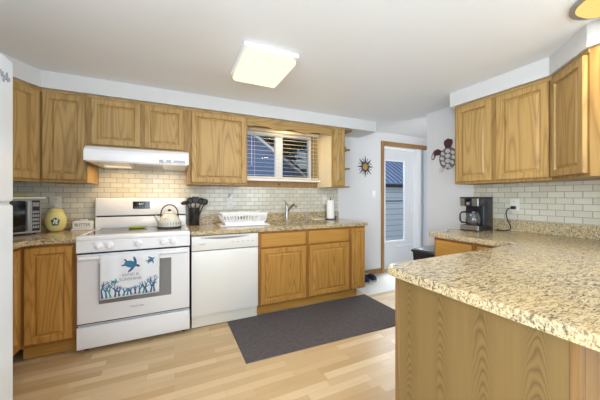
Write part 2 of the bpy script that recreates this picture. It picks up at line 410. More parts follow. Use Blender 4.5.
# kitchen window
w = thing('window_1', 'white framed sliding window above the sink', 'window', (WIN[0], 3.36, WIN[2])); del w['category']; w['kind'] = 'structure'
W, Hh = WIN[1] - WIN[0], WIN[3] - WIN[2]
m = MB(); f = .045
m.box(0, f, 0, .08, 0, Hh).box(W - f, W, 0, .08, 0, Hh).box(f, W - f, 0, .08, 0, f).box(f, W - f, 0, .08, Hh - f, Hh); m.build('window_frame', VINYL, w)
MB().box(.472, .572, .005, .07, f, Hh - f, .003).build('mullion', VINYL, w)
for a, b in ((f, .472), (.572, W - f)):
    MB().box(a, b, .035, .041, f, Hh - f).build('pane', GLASS, w)
struct('trim_6', MB().box(.74, 1.86, 3.19, 3.355, 1.432, 1.455, .004), VINYL)        # sill
m = MB().box(.74, 1.86, 3.272, 3.30, 1.357, 1.432, .003); ap = struct('trim_7', m, OAKTRIM)
MB().lathe([(.0, 0), (.016, 0), (.014, .004), (0, .004)], (1.245, 3.272, 1.395), 14, M=Matrix.Rotation(R(90), 3, 'X')).build('knot', OAKD, ap)
struct('trim_8', MB().box(1.78, 1.845, 3.27, 3.30, 1.455, 2.13, .003).box(.72, 1.78, 3.27, 3.30, 2.09, 2.13), OAK)
struct('trim_9', MB().box(1.765, 1.78, 3.30, 3.36, 1.455, 2.09), OAK)
scr = NT('screen_mesh'); tr_ = scr.new('ShaderNodeBsdfTransparent'); df_ = scr.new('ShaderNodeBsdfDiffuse'); mx_ = scr.new('ShaderNodeMixShader')
wv = scr.noise(scr.coords(), 600, 1); scr.l.new(scr.mix(wv, lin((40, 42, 44)), lin((56, 58, 60))), df_.inputs[0]); mx_.inputs[0].default_value = .38
scr.l.new(tr_.outputs[0], mx_.inputs[1]); scr.l.new(df_.outputs[0], mx_.inputs[2]); scr.l.new(mx_.outputs[0], scr.n['Material Output'].inputs[0])
MB().box(.572, W - f, .060, .062, f, Hh - f).build('insect_screen', scr.m, w)
# blind
bl = thing('window_blind', 'cream horizontal slat blind hanging in front of the window above the sink', 'blind', (.80, 3.235, 2.06))
MB().box(0, 1.015, -.025, .025, 0, .035, .002).build('headrail', BLINDM, bl)
m = MB()
for i in range(11):
    z = -.035 - i * .0515
    m.box(0, 1.01, -.022, .022, -.0012, .0012, mat=Matrix.Translation((0, 0, z)) @ Matrix.Rotation(R(7), 4, 'X'))
m.build('slats', BLINDM, bl)
for x in (.10, .46, .93): MB().cyl((x, -.02, -.575), (x, -.02, 0), .0016, 6).build('cord', BLINDM, bl)
MB().box(0, 1.01, -.02, .02, -.592, -.575, .003).build('bottom_rail', BLINDM, bl)
MB().cyl((.06, -.032, -.44), (.06, -.03, 0), .003, 8).build('tilt_wand', WHITEP, bl)

# ------------------------------------------------------------------ cabinets
def rounded(pts, idx, r=.05, n=6):
    out = []
    for i, p in enumerate(pts):
        if i not in idx: out.append(p); continue
        a = Vector(pts[i - 1]); c = Vector(pts[(i + 1) % len(pts)]); p = Vector(p)
        u = (a - p).normalized(); v = (c - p).normalized()
        for k in range(n + 1):
            s = k / n; out.append(tuple((p + u * r) * (1 - s) ** 2 + p * 2 * s * (1 - s) + (p + v * r) * s ** 2))
    return out
def door_part(parent, x0, x1, z0, z1, fm=OAK, pm=OAK, y=0, fw=.046):
    t = .024
    o = MB().rings([(x0, x1, z0, z1, y - .001), (x0, x1, z0, z1, y - t + .004), (x0 + .004, x1 - .004, z0 + .004, z1 - .004, y - t),
                    (x0 + fw, x1 - fw, z0 + fw, z1 - fw, y - t), (x0 + fw + .007, x1 - fw - .007, z0 + fw + .007, z1 - fw - .007, y - t + .014)], cap=False).build('door', fm, parent)
    a = fw + .007
    MB().rings([(x0 + a, x1 - a, z0 + a, z1 - a, y - t + .014), (x0 + a + .006, x1 - a - .006, z0 + a + .006, z1 - a - .006, y - t + .014),
                (x0 + a + .022, x1 - a - .022, z0 + a + .022, z1 - a - .022, y - t + .004)]).build('door_panel', pm, o)
    return o
def drawer_part(parent, x0, x1, z0, z1, mat=OAKLX, y=0):
    MB().rings([(x0, x1, z0, z1, y - .001), (x0, x1, z0, z1, y - .013), (x0 + .009, x1 - .009, z0 + .009, z1 - .009, y - .019)]).build('drawer_front', mat, parent)

def wall_cabinet(name, label, loc, rz, w, z0, z1, doors, depth=.365, fm=OAK, poly=None, rail=True):
    t = thing(name, label, 'cabinet', (loc[0], loc[1], z0), rz, 'oak wall cabinets'); h = z1 - z0
    if poly: MB().prism(poly, 0, h).build('body', OAKUB, t)
    else: MB().box(0, w, 0, depth, 0, h).build('body', OAKUB, t)
    if rail: MB().box(-.001, w + .001, -.006, 0, h - .026, h).build('top_rail', OAKX, t)
    for a, b in doors: door_part(t, a, b, .022, h - .032, fm, fm)
    return t
UY = 2.90; UT = 2.13; UB = 1.357; UD = .389
s45 = math.hypot(.216, .35)
wall_cabinet('wall_cabinet', 'oak corner wall cabinet turned towards the room beside the white refrigerator', (-1.22, 2.55), math.degrees(math.atan2(.35, .216)), s45, UB, UT, [(.03, s45 - .02)],
             poly=[(0, 0), (s45, 0), (s45, .20), (.25, .43), (0, .30)])
wall_cabinet('wall_cabinet', 'oak single door wall cabinet just left of the range hood', (-1.004, UY), 0, .314, UB, UT, [(.02, .300)], UD)
wall_cabinet('wall_cabinet', 'short oak two door wall cabinet above the white range hood', (-.688, UY), 0, .806, 1.672, UT, [(.028, .400), (.432, .772)], UD)
wall_cabinet('wall_cabinet', 'oak single door wall cabinet between the range hood and the window', (.120, UY), 0, .608, UB, UT, [(.035, .590)], UD)
nc = wall_cabinet('wall_cabinet', 'narrow oak wall cabinet right of the window', (1.822, UY), 0, .206, UB, UT, [(.022, .186)], UD)
MB().box(-.003, 0, .004, UD, 0, UT - UB - .03).build('side_panel', OAKLIT, nc)
# right wall
XR = 2.54
wall_cabinet('wall_cabinet', 'oak two door wall cabinet above the coffee maker on the right wall', (XR, 1.734), -90, .755, UB, UT, [(.022, .345), (.385, .742)], .322)
dl = .28 * math.sqrt(2); q = .322 / math.sqrt(2)
wall_cabinet('wall_cabinet', 'diagonal oak corner wall cabinet at the right edge of the photo', (XR, .975), -135, dl, UB, UT, [(.018, dl - .018)],
             poly=[(0, 0), (dl, 0), (dl + .236, .236), (.198, .63), (-.228, .228)])
# corner shelf at the window cabinet's end
sh = thing('corner_shelf', 'quarter round oak display shelves on the end of the narrow window cabinet', 'shelf', (2.03, 3.289, UB))
def quarter(r, n=10, ry=None): return [(0, 0)] + [(r * math.sin(math.pi / 2 * i / n), -(ry or r) * math.cos(math.pi / 2 * i / n)) for i in range(n + 1)]
for z, ex in ((0, .125), (.245, .125), (.50, .125), (.752, .140)):
    fy = -.40 if z > .7 else -.372
    MB().prism(rounded([(0, 0), (0, fy), (ex, fy), (ex, 0)], [2], .075), z, z + .014).build('shelf_board', OAKTRIM, sh)
fg = thing('bird_figurine', 'small black figurine on the upper corner shelf', 'figurine', (2.095, 3.02, UB + .5145))
MB().ball((0, 0, .018), .018, (1.5, 1, 1)).ball((.02, 0, .038), .011).lathe([(.008, 0), (.006, .01)], (0, 0, 0), 8).build('body', BLACK, fg, True)
MB().cyl((.03, 0, .038), (.042, 0, .036), .003, 6, .001).build('beak', GOLD, fg)
# valance
pts = []
vx0, vx1 = .730, 1.820
for i in range(61):
    u = i / 60; x = vx0 + (vx1 - vx0) * u
    s = -math.cos(2 * math.pi * (u - .485) / .29) if abs(u - .485) < .29 else -1      # scallops
    e = .050 + .013 * s + .012 * max(0, (abs(u - .485) - .40) / .1)
    pts.append((x, 2.13 - .062 - e))
pts = [(vx0, 2.13)] + pts + [(vx1, 2.13)]
va = MB().extrude_xz(pts[::-1], 2.902, 2.921).build('valance', OAKX); tag(va, 'scalloped oak valance board bridging the two cabinets over the window', 'valance')
l = bpy.data.lights.new('valance_light', 'AREA'); l.size = .12; l.energy = 3.2; l.color = (1, .72, .42); l.shape = 'DISK'
lo = bpy.data.objects.new('valance_light', l); C.objects.link(lo); lo.location = (1.3, 3.05, 2.095)
vl = thing('puck_light', 'small lit puck lamp behind the scalloped valance', 'lamp', (1.3, 3.05, 2.103))
MB().lathe([(.05, 0), (.05, .027), (.03, .029)], n=20).build('housing', WHITEP, vl, 'auto')
MB().lathe([(.042, -.003), (.042, -.0002)], n=20).build('bulb_lens', HOODL, vl)

# base cabinets -------------------------------------------------------------
BY = 2.645; BT = .875
def base_cabinet(label, loc, rz, w, depth, toe=True, toe_w=None):
    t = thing('base_cabinet', label, 'cabinet', (loc[0], loc[1], 0), rz, 'oak base cabinets')
    MB().box(0, w, 0, depth, .105, BT).build('body', OAKLB, t)
    if toe: MB().box(.0, toe_w or w, .055, depth, .004, .105).build('toe_kick', OAKLX, t)
    return t
b = base_cabinet('oak base cabinet with one door between the corner and the stove', (-1.03, BY), 0, .332, .63)
door_part(b, .030, .310, .135, .85, OAKL, OAKL)
b = base_cabinet('oak base cabinet along the left wall, mostly hidden behind the refrigerator', (-1.03, BY + .0), 90, .62, .58)
b.location = (-1.03, 1.50, 0)
b.children[0].data = MB().box(0, 1.144, 0, .60, .105, BT).build('tmp', OAKL).data
b.children[1].data = MB().box(0, 1.17, .055, .60, 0.0, .105).build('tmp', OAKLX).data
for o in [o for o in bpy.data.objects if o.name.startswith('tmp')]: bpy.data.objects.remove(o)
door_part(b, .60, 1.10, .135, .85, OAKL, OAKL)
b = base_cabinet('oak sink base cabinet with two doors and two false drawer fronts', (.780, BY), 0, 1.148, .63)
b.children[0].data = MB().box(0, 1.148, 0, .63, .105, .69).box(0, 1.148, 0, .10, .69, BT).box(0, .22, .10, .63, .69, BT).box(.96, 1.148, .10, .63, .69, BT).box(.22, .96, .47, .63, .69, BT).build('tmp', OAKLB).data
bpy.data.objects.remove(bpy.data.objects['tmp'])
for a, c in ((.022, .538), (.578, 1.118)):
    door_part(b, a, c, .118, .690, OAKL, OAKL); drawer_part(b, a, c, .706, .850)
b = base_cabinet('narrow oak base cabinet at the right end of the sink counter', (1.930, BY), 0, .218, .63, toe=False)
MB().prism([(0, .055), (.10, .055), (.14, .075), (.16, .12), (.16, .63), (0, .63)], .0, .105).build('toe_kick', OAKLX, b)
door_part(b, .014, .200, .118, .850, OAKL, OAKL, fw=.040)
# right run
b = base_cabinet('oak base cabinet with a drawer under the coffee maker', (2.125, 1.645), -90, .70, .735)
drawer_part(b, .02, .34, .70, .850); door_part(b, .02, .34, .118, .680, OAKL, OAKL)
drawer_part(b, .38, .68, .70, .850); door_part(b, .38, .68, .118, .680, OAKL, OAKL)
# peninsula
pen = thing('peninsula_cabinet', 'oak panelled kitchen peninsula base under the large granite top', 'cabinet', (.93, .30, 0))
MB().box(.02, 1.935, 0.02, .615, .0, BT).box(1.195, 1.33, .615, .64, 0, BT).build('body', VENEER, pen)
MB().box(0, .02, .024, .600, .0, BT).build('end_panel', VENEER, pen)
MB().box(-.003, .022, .600, .625, 0, BT, .003).build('corner_post', OAKPOST, pen)
MB().box(-.003, .022, 0, .024, 0, BT, .003).build('corner_post', OAKPOST, pen)
MB().box(.022, 1.33, 0.0, .02, 0, BT).build('back_panel', OAKPOST, pen)

# counters --------------------------------------------------------------
CT0, CT1 = .876, .914
def bl_z(z): return z
m = MB().prism(rounded([(-1.64, 3.298), (-1.64, 1.45), (-.99, 1.45), (-.99, 2.53), (-.94, 2.62), (-.696, 2.62), (-.696, 3.298)], [3, 4], .05), CT0, CT1, .008)
m.box(-1.64, -.70, 3.272, 3.2915, CT1, 1.015, .003)
tag(m.build('granite_counter', GRAN), 'speckled granite worktop in the corner carrying the microwave and the yellow jar', 'countertop', 'granite worktops')
m = MB(); sx0, sx1, sy0, sy1 = 1.02, 1.72, 2.76, 3.10
m.box(.136, sx0, 2.612, 3.298, CT0, CT1).box(sx0, sx1, 2.612, sy0, CT0, CT1).box(sx0, sx1, sy1, 3.298, CT0, CT1)
m.prism(rounded([(sx1, 3.298), (sx1, 2.612), (2.19, 2.612), (2.19, 3.298)], [2], .05), CT0, CT1)
m.box(.136, 2.18, 3.272, 3.2915, CT1, 1.015, .003)
tag(m.build('granite_counter', GRAN), 'speckled granite worktop with the sink, from the stove to the hall', 'countertop', 'granite worktops')
L = [(.885, .955), (.885, -.10), (2.868, -.10), (2.868, 1.675), (2.085, 1.675), (2.085, .985)]
m = MB().prism(rounded(L, [0, 1, 5], .045), CT0, CT1, .008).box(2.84, 2.8615, .365, 1.668, CT1, 1.015, .003)
tag(m.build('granite_counter', GRAN), 'large warm speckled granite top of the peninsula, running on under the coffee maker', 'countertop', 'granite worktops')
# sink
sk = thing('kitchen_sink', 'stainless undermount sink basin in the granite worktop', 'sink', (sx0, sy0, .70))
w_, d_ = sx1 - sx0, sy1 - sy0
m = MB().box(-.004, w_ + .004, -.004, d_ + .004, 0, .004).box(-.004, 0, -.004, d_ + .004, .004, .175).box(w_, w_ + .004, -.004, d_ + .004, .004, .175).box(0, w_, -.004, 0, .004, .175).box(0, w_, d_, d_ + .004, .004, .175)
m.build('basin', STEEL, sk)
MB().lathe([(.04, 0), (.04, .003), (.02, .001)], (w_ / 2, d_ / 2, .005), 20).build('drain', CHROME, sk)

# ------------------------------------------------------------------ refrigerator
fr_ = thing('refrigerator', 'white refrigerator cut off by the left edge of the photo', 'refrigerator', (-.55, 1.39, 0), 90)
# local x -> +Y world, front faces local -y -> world +X ; door plane at world X=-.55
fr_.location = (-.557, .55, 0)
MB().box(0, .84, .07, .98, .05, 1.75, .004).build('body', FRIDGE, fr_)
MB().box(.006, .834, .010, .07, 1.200, 1.220).build('door_gasket', GREYG, fr_)
MB().box(.0, .84, 0, .062, 1.215, 1.75, .010, 3).build('freezer_door', FRIDGE, fr_, 'auto')
MB().box(.0, .84, 0, .062, .09, 1.205, .010, 3).build('fresh_food_door', FRIDGE, fr_, 'auto')
MB().box(.02, .82, .05, .08, .02, .08).build('kick_grille', GREYTX, fr_)
for z0, z1 in ((1.23, 1.50), (.80, 1.19)):
    MB().box(.03, .055, -.05, -.02, z0, z1, .008, 3).box(.03, .055, -.03, 0, z0, z0 + .03).box(.03, .055, -.03, 0, z1 - .03, z1).build('handle', FRIDGE, fr_, 'auto')
m = MB(); p = []
for i in range(60):
    u = i / 59; p.append((.745 + .06 * u, -.002, 1.668 + .012 * math.sin(u * 28) + .008 * math.sin(u * 11)))
m.tube(p, .0022, 6); m.build('emblem', GREYTX, fr_)
for x, y in ((.06, .12), (.78, .12), (.06, .9), (.78, .9)): MB().cyl((x, y, 0), (x, y, .05), .02).build('foot', BLACK, fr_)

# ------------------------------------------------------------------ stove
st = thing('stove', 'white freestanding electric stove with a beach towel on its handle', 'stove', (-.690, 2.600, 0))
SW = .817
MB().box(.004, SW - .004, .035, .665, .035, .905).build('body', ENAM, st)
# top frame with front rim
MB().box(0, SW, -.012, .10, .885, .922, .008, 3).box(0, .03, .10, .62, .895, .922, .003).box(SW - .03, SW, .10, .62, .895, .922, .003).build('cooktop_frame', ENAM, st, 'auto')
ck = MB().box(.03, SW - .03, .10, .60, .905, .9205).build('cooktop_glass', COOKG, st)
for x, y, r in ((.22, .22, .10), (.60, .22, .075), (.22, .47, .075), (.60, .47, .10)):
    ring = [(x + r * math.cos(a * math.pi / 16), y + r * math.sin(a * math.pi / 16), .9208) for a in range(32)]
    MB().tube(ring, .0012, 4, True).build('burner_ring', GREYTX, ck)
MB().box(0, SW, -.006, .03, .792, .886, .004).build('control_panel', ENAM, st)
kn = None
for x in (.146, .216, .416, .604, .680):
    m = MB().lathe([(.031, 0), (.031, .006), (.022, .010), (.020, .028), (.012, .031)], (x, -.006, .842), 22, M=Matrix.Rotation(R(90), 3, 'X'))
    k = m.build('knob', ENAM, st, 'auto')
    MB().box(x - .004, x + .004, -.046, -.034, .824, .860, .002).build('knob_grip', ENAM, k)
    MB().box(x - .040, x - .034, -.0070, -.006, .856, .862).build('dial_mark', GREYTX, k)
MB().box(.006, SW - .006, .010, .034, .222, .785, .006, 2).build('back_plate', DARK, st)
od = MB().box(.004, SW - .004, -.004, .012, .233, .778, .008, 3).build('oven_door', ENAM2, st, 'auto')
MB().box(.145, .665, -.0065, -.003, .375, .700, .002).build('oven_window', OVENG, od)
m = MB().cyl((.03, -.044, .752), (SW - .03, -.044, .752), .014, 14)
for x in (.035, SW - .035): m.box(x - .016, x + .016, -.048, -.002, .735, .770, .005)
m.build('oven_handle', ENAM, od, 'auto')
text('brand_lettering', 'FRIGIDAIRE', .017, GREYTX, od, Matrix.Translation((.408, -.0048, .318)) @ FRONT, sx=1.15)
MB().box(.002, SW - .002, -.002, .02, .035, .208, .006, 2).build('storage_drawer', ENAM2, st, 'auto')
for x in (.05, SW - .05):
    for y in (.07, .60): MB().cyl((x, y, 0), (x, y, .036), .017, 12).build('foot', BLACK, st)
bgd = MB().box(-.012, SW - .012, .605, .67, .905, 1.030, .004).box(-.012, SW - .012, .597, .67, 1.042, 1.222, .010, 3).build('backguard', ENAM, st, 'auto')
MB().box(0, SW - .02, .612, .66, 1.028, 1.044).build('vent_slot', DARK, bgd)
MB().box(.303, .456, .5945, .599, 1.108, 1.184, .002).build('clock_display', BLACKG, bgd)
text('display_digits', '8:41', .026, WHITEP, bgd, Matrix.Translation((.38, .594, 1.158)) @ FRONT)
for x in (.322, .344, .366, .394, .416, .438):
    for z in (1.125, ): MB().box(x - .005, x + .005, .5938, .5948, z - .003, z + .003).build('touch_key', GREYP, bgd)

# towel over the oven handle
tw = thing('dish_towel', 'white dish towel printed with blue sea turtles and coral, hung over the oven handle', 'towel', (-.527, 2.556, .752))
TW = .412
def ysag(x, z): return -.0225 - .004 * math.sin(x * 22 + .5) * min(1, max(0, (.03 - z) * 5)) + .002 * math.sin(x * 60)
m = MB(); b = m.b; prof = []
for k in range(10): prof.append(('f', -.325 + k * .035))
grid = []
for i in range(27):
    x = TW * i / 26; col = []
    for k in range(11):
        z = -.327 + .012 * x + k * (.327 - .012 * x) / 10; col.append((x, ysag(x, z), z))
    for k in range(1, 6):
        a = math.pi * k / 6; col.append((x, -.0195 * math.cos(a) - .002, .0195 * math.sin(a)))
    for k in range(5): col.append((x, .0175, -k * .028))
    grid.append([b.verts.new(c) for c in col])
for A, B in zip(grid, grid[1:]):
    for k in range(len(A) - 1): b.faces.new((A[k], B[k], B[k + 1], A[k + 1]))
cl = m.build('cloth', CLOTH, tw, True)
so = cl.modifiers.new('thickness', 'SOLIDIFY'); so.thickness = .0025; so.offset = -1
def decal(name, polys, mat):
    m = MB()
    for pl in polys:
        vs = [m.b.verts.new((x, ysag(x, z) - .0032, z)) for x, z in pl]
        vb = [m.b.verts.new((x, ysag(x, z) - .0024, z)) for x, z in pl]
        m.b.faces.new(vs); m.b.faces.new(vb[::-1])
        for i in range(len(pl)): m.b.faces.new((vs[i], vb[i], vb[(i + 1) % len(pl)], vs[(i + 1) % len(pl)]))
    return m.build(name, mat, cl)
def ell(cx, cz, a, b_, rot, n=14):
    return [(cx + a * math.cos(t) * math.cos(rot) - b_ * math.sin(t) * math.sin(rot), cz + a * math.cos(t) * math.sin(rot) + b_ * math.sin(t) * math.cos(rot)) for t in [2 * math.pi * i / n for i in range(n)]]
def turtle_print(cx, cz, s, rot, mat):
    c, n = math.cos(rot), math.sin(rot); P = lambda u, v: (cx + s * (u * c - v * n), cz + s * (u * n + v * c))
    def E(u, v, a, b_, r): x, z = P(u, v); return ell(x, z, a * s, b_ * s, rot + r)
    decal('printed_turtle', [E(0, 0, 1, .62, 0)], mat)
    decal('printed_turtle_limbs', [E(1.2, .05, .36, .22, 0), E(.45, .85, .75, .2, 2.2), E(.45, -.85, .75, .2, -2.0), E(-.95, .45, .4, .14, 2.6), E(-.95, -.45, .4, .14, -2.6)], BLUE2 if mat is BLUE1 else TEAL)
turtle_print(.205, -.066, .044, -.35, BLUE1)
turtle_print(.345, -.048, .024, .55, BLUE1)
turtle_print(.095, -.195, .019, -.2, TEAL)
def coral(x, z, h, lean, mat, depth=0, out=None):
    out = [] if out is None else out
    w_ = .0078 * (1 - depth * .25); x1 = x + h * math.sin(lean); z1 = z + h * math.cos(lean)
    nx, nz = math.cos(lean) * w_, -math.sin(lean) * w_
    out.append([(x - nx, z - nz), (x + nx, z + nz), (x1 + nx * .6, z1 + nz * .6), (x1 - nx * .6, z1 - nz * .6)])
    if depth < 4 and h > .008:
        for s in (-1, 1): coral(x1, z1, h * random.uniform(.55, .8), lean + s * random.uniform(.25, .6), mat, depth + 1, out)
    return out
for i in range(15):
    x = .018 + i * .0275; edge = abs(x - TW / 2) / (TW / 2)
    decal('printed_coral', [p for p in coral(x, -.316 + .012 * x, .026 + .042 * edge ** 2, random.uniform(-.3, .3), None) if all(.004 < q[0] < TW - .004 and q[1] > -.32 for q in p)], (BLUE2, BLUE1, TEAL, BLUE2)[i % 4])
text('printed_words', 'SAND &', .030, GREYP, cl, Matrix.Translation((.205, -.0290, -.148)) @ FRONT, sx=1.1)
text('printed_words', 'SUNSHINE', .033, GREYP, cl, Matrix.Translation((.205, -.0290, -.184)) @ FRONT)

# ------------------------------------------------------------------ range hood
hd = thing('range_hood', 'white under-cabinet range hood above the stove', 'range hood', (-.652, 2.63, 1.525))
HW = .770
pr = [(.0, .0), (.0, .062), (.012, .092), (.05, .118), (.13, .138), (.65, .138), (.65, .0)]   # (y,z)
m = MB(); A = [m.b.verts.new((0, y, z)) for y, z in pr]; B = [m.b.verts.new((HW, y, z)) for y, z in pr]
m.b.faces.new(A); m.b.faces.new(B[::-1])
for i in range(len(pr)): m.b.faces.new((A[i], B[i], B[(i + 1) % len(pr)], A[(i + 1) % len(pr)]))
hb = m.build('shell', ENAM, hd)
MB().box(.01, HW - .01, .03, .60, -.006, 0).build('underside_rim', ENAM, hb)
MB().box(.30, .55, .12, .5, -.010, -.005).build('grease_filter', SILVERP, hd)
MB().box(.07, .27, .34, .46, -.012, -.005, .002).build('light_lens', HOODL, hd)
MB().box(.53, .74, -.0025, 0.0, .008, .034, .001).build('control_strip', SILVERP, hd)
for x in (.575, .635): MB().cyl((x, -.002, .021), (x, -.016, .021), .010, 12).build('knob', CHROME, hd)
l = bpy.data.lights.new('hood_light', 'AREA'); l.shape = 'RECTANGLE'; l.size = .2; l.size_y = .12; l.energy = 1.75; l.color = (1, .70, .36)
lo = bpy.data.objects.new('hood_light', l); C.objects.link(lo); lo.location = (-.48, 3.03, 1.508)
l2 = lo.copy(); l2.data = l.copy(); l2.data.energy = 1.5; C.objects.link(l2); l2.location = (-.05, 3.03, 1.508)

# ------------------------------------------------------------------ dishwasher
dw = thing('dishwasher', 'white built-in dishwasher between the stove and the sink cabinet', 'dishwasher', (.142, 2.628, 0))
DWW = .630
MB().box(.004, DWW - .004, .03, .60, .10, .868).build('body', DARK, dw)
MB().box(0, DWW, 0, .03, .120, .722, .005).build('door_panel', DWASH, dw, 'auto')
cp = MB().box(0, DWW, -.004, .03, .729, .866, .005).build('control_panel', DWASH, dw, 'auto')
m = MB(); pts = []
for i in range(17):
    u = i / 16; pts.append((.08 + .45 * u, .846 - .018 * math.sin(math.pi * u)))
m.extrude_xz([(.08, .852)] + pts + [(.53, .852)], -.0055, -.0038); m.build('handle_recess', GREYTX, cp)
MB().box(.09, .52, -.018, -.004, .850, .862, .004).build('handle_lip', DWASH, cp, 'auto')
text('brand_lettering', 'Frigidaire', .016, GREYTX, cp, Matrix.Translation((.095, -.0048, .790)) @ FRONT)
for i in range(5): MB().box(.36 + i * .05, .385 + i * .05, -.0052, -.0038, .79, .794).build('button_mark', GREYTX, cp)
kp = MB().box(.004, DWW - .004, .028, .05, .008, .116, .002).build('kick_plate', IVORY, dw)
for x, z in ((.03, .05), (.03, .085)): MB().cyl((x, .0285, z), (x, .026, z), .004, 8).build('screw', STEEL, kp)
MB().box(.006, DWW - .006, .04, .55, 0, .10).build('base', DARK, dw)

# ------------------------------------------------------------------ ceiling lights
cl1 = thing('ceiling_light', 'square white ceiling light with a glowing diffuser', 'ceiling light', (.62, 1.99, 2.27))
MB().box(-.200, .200, -.245, .245, -.028, 0, .006).build('base', WHITEP, cl1)
MB().box(-.190, .190, -.235, .235, -.084, -.028, .030, 4).build('diffuser', LAMPON, cl1, 'auto')
area('ceiling_lamp_light', (.62, 1.99, 2.165), (0, 0, 0), (.38, .44), 7.5, (1, .97, .93))
cl2 = thing('ceiling_light', 'warm yellow round ceiling light at the top right corner', 'ceiling light', (2.06, .55, 2.27))
MB().lathe([(.16, -.012), (.16, 0)], n=32).build('trim_ring', SILVERP, cl2)
MB().lathe([(.02, -.062), (.075, -.052), (.115, -.032), (.135, -.012)], n=32).build('glass_bowl', LAMPW, cl2, True)
area('corner_lamp_light', (2.03, .52, 2.195), (0, 0, 0), (.2, .2), 6.5, (1, .80, .50))

# ------------------------------------------------------------------ counter objects, left
T = CT1 + .001
mw = thing('microwave', 'silver and black microwave on the corner worktop', 'microwave', (-1.366, 2.727, T), 45)
MB().box(0, .45, .012, .29, .012, .30, .004).build('body', SILVER, mw)
MB().box(0, .45, 0, .012, .012, .30, .003).build('front_frame', SILVER, mw)
md = MB().box(.012, .346, -.010, 0, .028, .286, .004).build('door', BLACKG, mw)
MB().box(.350, .384, -.022, 0, .035, .282, .010, 3).build('handle', SILVERP, mw, 'auto')
pn = MB().box(.387, .440, -.006, 0, .028, .286, .002).build('keypad_panel', BLACK, mw)
for i in range(3):
    for j in range(5): MB().box(.391 + i * .0155, .403 + i * .0155, -.0075, -.006, .05 + j * .032, .070 + j * .032).build('key', SILVERP, pn)
MB().box(.391, .434, -.0075, -.006, .235, .27).build('display', GREYTX, pn)
for x in (.03, .42):
    for y in (.03, .26): MB().cyl((x, y, 0), (x, y, .012), .012, 10).build('foot', BLACK, mw)
tb = MB().box(-.03, .475, -.02, .27, 0, .014, .004).build('serving_board', BUTTERC); tb.location = (-1.366, 2.727, T + .3015); tb.rotation_euler.z = R(45)
tag(tb, 'white flat board lying on top of the microwave', 'board')
yt = MB().lathe([(.08, 0), (.13, .012), (.135, .018), (.12, .016), (.07, .006)], n=28, sy=.8).build('plate', YTRAY, smooth=True); yt.location = (-1.20, 3.03, T + .3165); yt.scale = (.8, .8, 1.1)
tag(yt, 'yellow plate on the white board above the microwave', 'plate')
# cookie jar
cj = thing('cookie_jar', 'round yellow ceramic jar with a white flower patch and lid', 'jar', (-.985, 3.160, T))
cj.scale = (.78, .78, 1.08)
jb = MB().lathe([(.045, 0), (.062, .006), (.090, .04), (.102, .08), (.100, .115), (.082, .152), (.068, .168), (.068, .172)], n=32).build('pot', YELLOW, cj, True)
ld = MB().lathe([(.073, .170), (.073, .178), (.060, .190), (.030, .200), (.010, .204)], n=32).build('lid', YELLOW, cj, True)
MB().ball((0, 0, .216), .014, (1, 1, .9)).build('lid_knob', BUTTERC, ld, True)
fx, fy = .10 * math.cos(R(-62)), .10 * math.sin(R(-62))
pat = MB()
def jar_pt(az, z, off=.0):
    r = .1025 + off - .9 * (z - .088) ** 2 * 3; a = R(az); return (r * math.cos(a), r * math.sin(a), z)
vs = []
for i in range(20):
    t = 2 * math.pi * i / 20; rr = 1 + .12 * math.sin(5 * t); vs.append(pat.b.verts.new(jar_pt(-75 + 21 * rr * math.cos(t), .086 + .034 * rr * math.sin(t), .002)))
cv = pat.b.verts.new(jar_pt(-75, .086, .004))
for i in range(20): pat.b.faces.new((vs[i], vs[(i + 1) % 20], cv))
pt_ = pat.build('flower_patch', plain('patch_green', (70, 110, 90), .3, var=.4, nscale=60), jb)
for i in range(9):
    t = 2 * math.pi * i / 9 * 2.4; rr = .25 + .65 * i / 9
    MB().ball(jar_pt(-75 + 15 * rr * math.cos(t), .086 + .025 * rr * math.sin(t), .004), .0065, (1, 1, 1), 8, 6).build('flower', BUTTERC, jb, True)
# butter dish
bd = thing('butter_dish', 'white ceramic butter dish lettered in grey beside the stove', 'butter dish', (-.868, 3.165, T))
MB().box(-.008, .160, -.008, .092, 0, .010, .004).build('tray', BUTTERC, bd, 'auto')
bd.scale = (1, 1, 1.2)
bb = MB().box(0, .152, 0, .084, .010, .072, .006, 3).build('cover', BUTTERC, bd, 'auto')
text('butter_lettering', 'BUTTER', .033, DARKTX, bb, Matrix.Translation((.076, -.0008, .042)) @ FRONT)
MB().box(.045, .107, .030, .055, .072, .082, .004).build('lid_knob', BUTTERC, bd, 'auto')
# spoon rest on the cooktop
sr = thing('spoon_rest', 'leaf shaped green spoon rest on the glass cooktop', 'spoon rest', (-.335, 3.05, .9215), 6)
m = MB(); N = 24
outer = [m.b.verts.new((.085 * math.cos(t) * (1 + .15 * math.cos(t)), .035 * math.sin(t), .016)) for t in [2 * math.pi * i / N for i in range(N)]]
inner = [m.b.verts.new((.060 * math.cos(t), .022 * math.sin(t), .004)) for t in [2 * math.pi * i / N for i in range(N)]]
bot = [m.b.verts.new((.062 * math.cos(t), .024 * math.sin(t), .0)) for t in [2 * math.pi * i / N for i in range(N)]]
for i in range(N):
    j = (i + 1) % N; m.b.faces.new((outer[i], outer[j], inner[j], inner[i])); m.b.faces.new((bot[i], bot[j], outer[j], outer[i]))
m.b.faces.new(inner); m.b.faces.new(bot[::-1]); m.build('dish', GREENL, sr, True)
MB().tube([(-.06, 0, .006), (0, 0, .0055), (.06, 0, .007)], .002, 6).build('leaf_vein', YELLOW, sr)
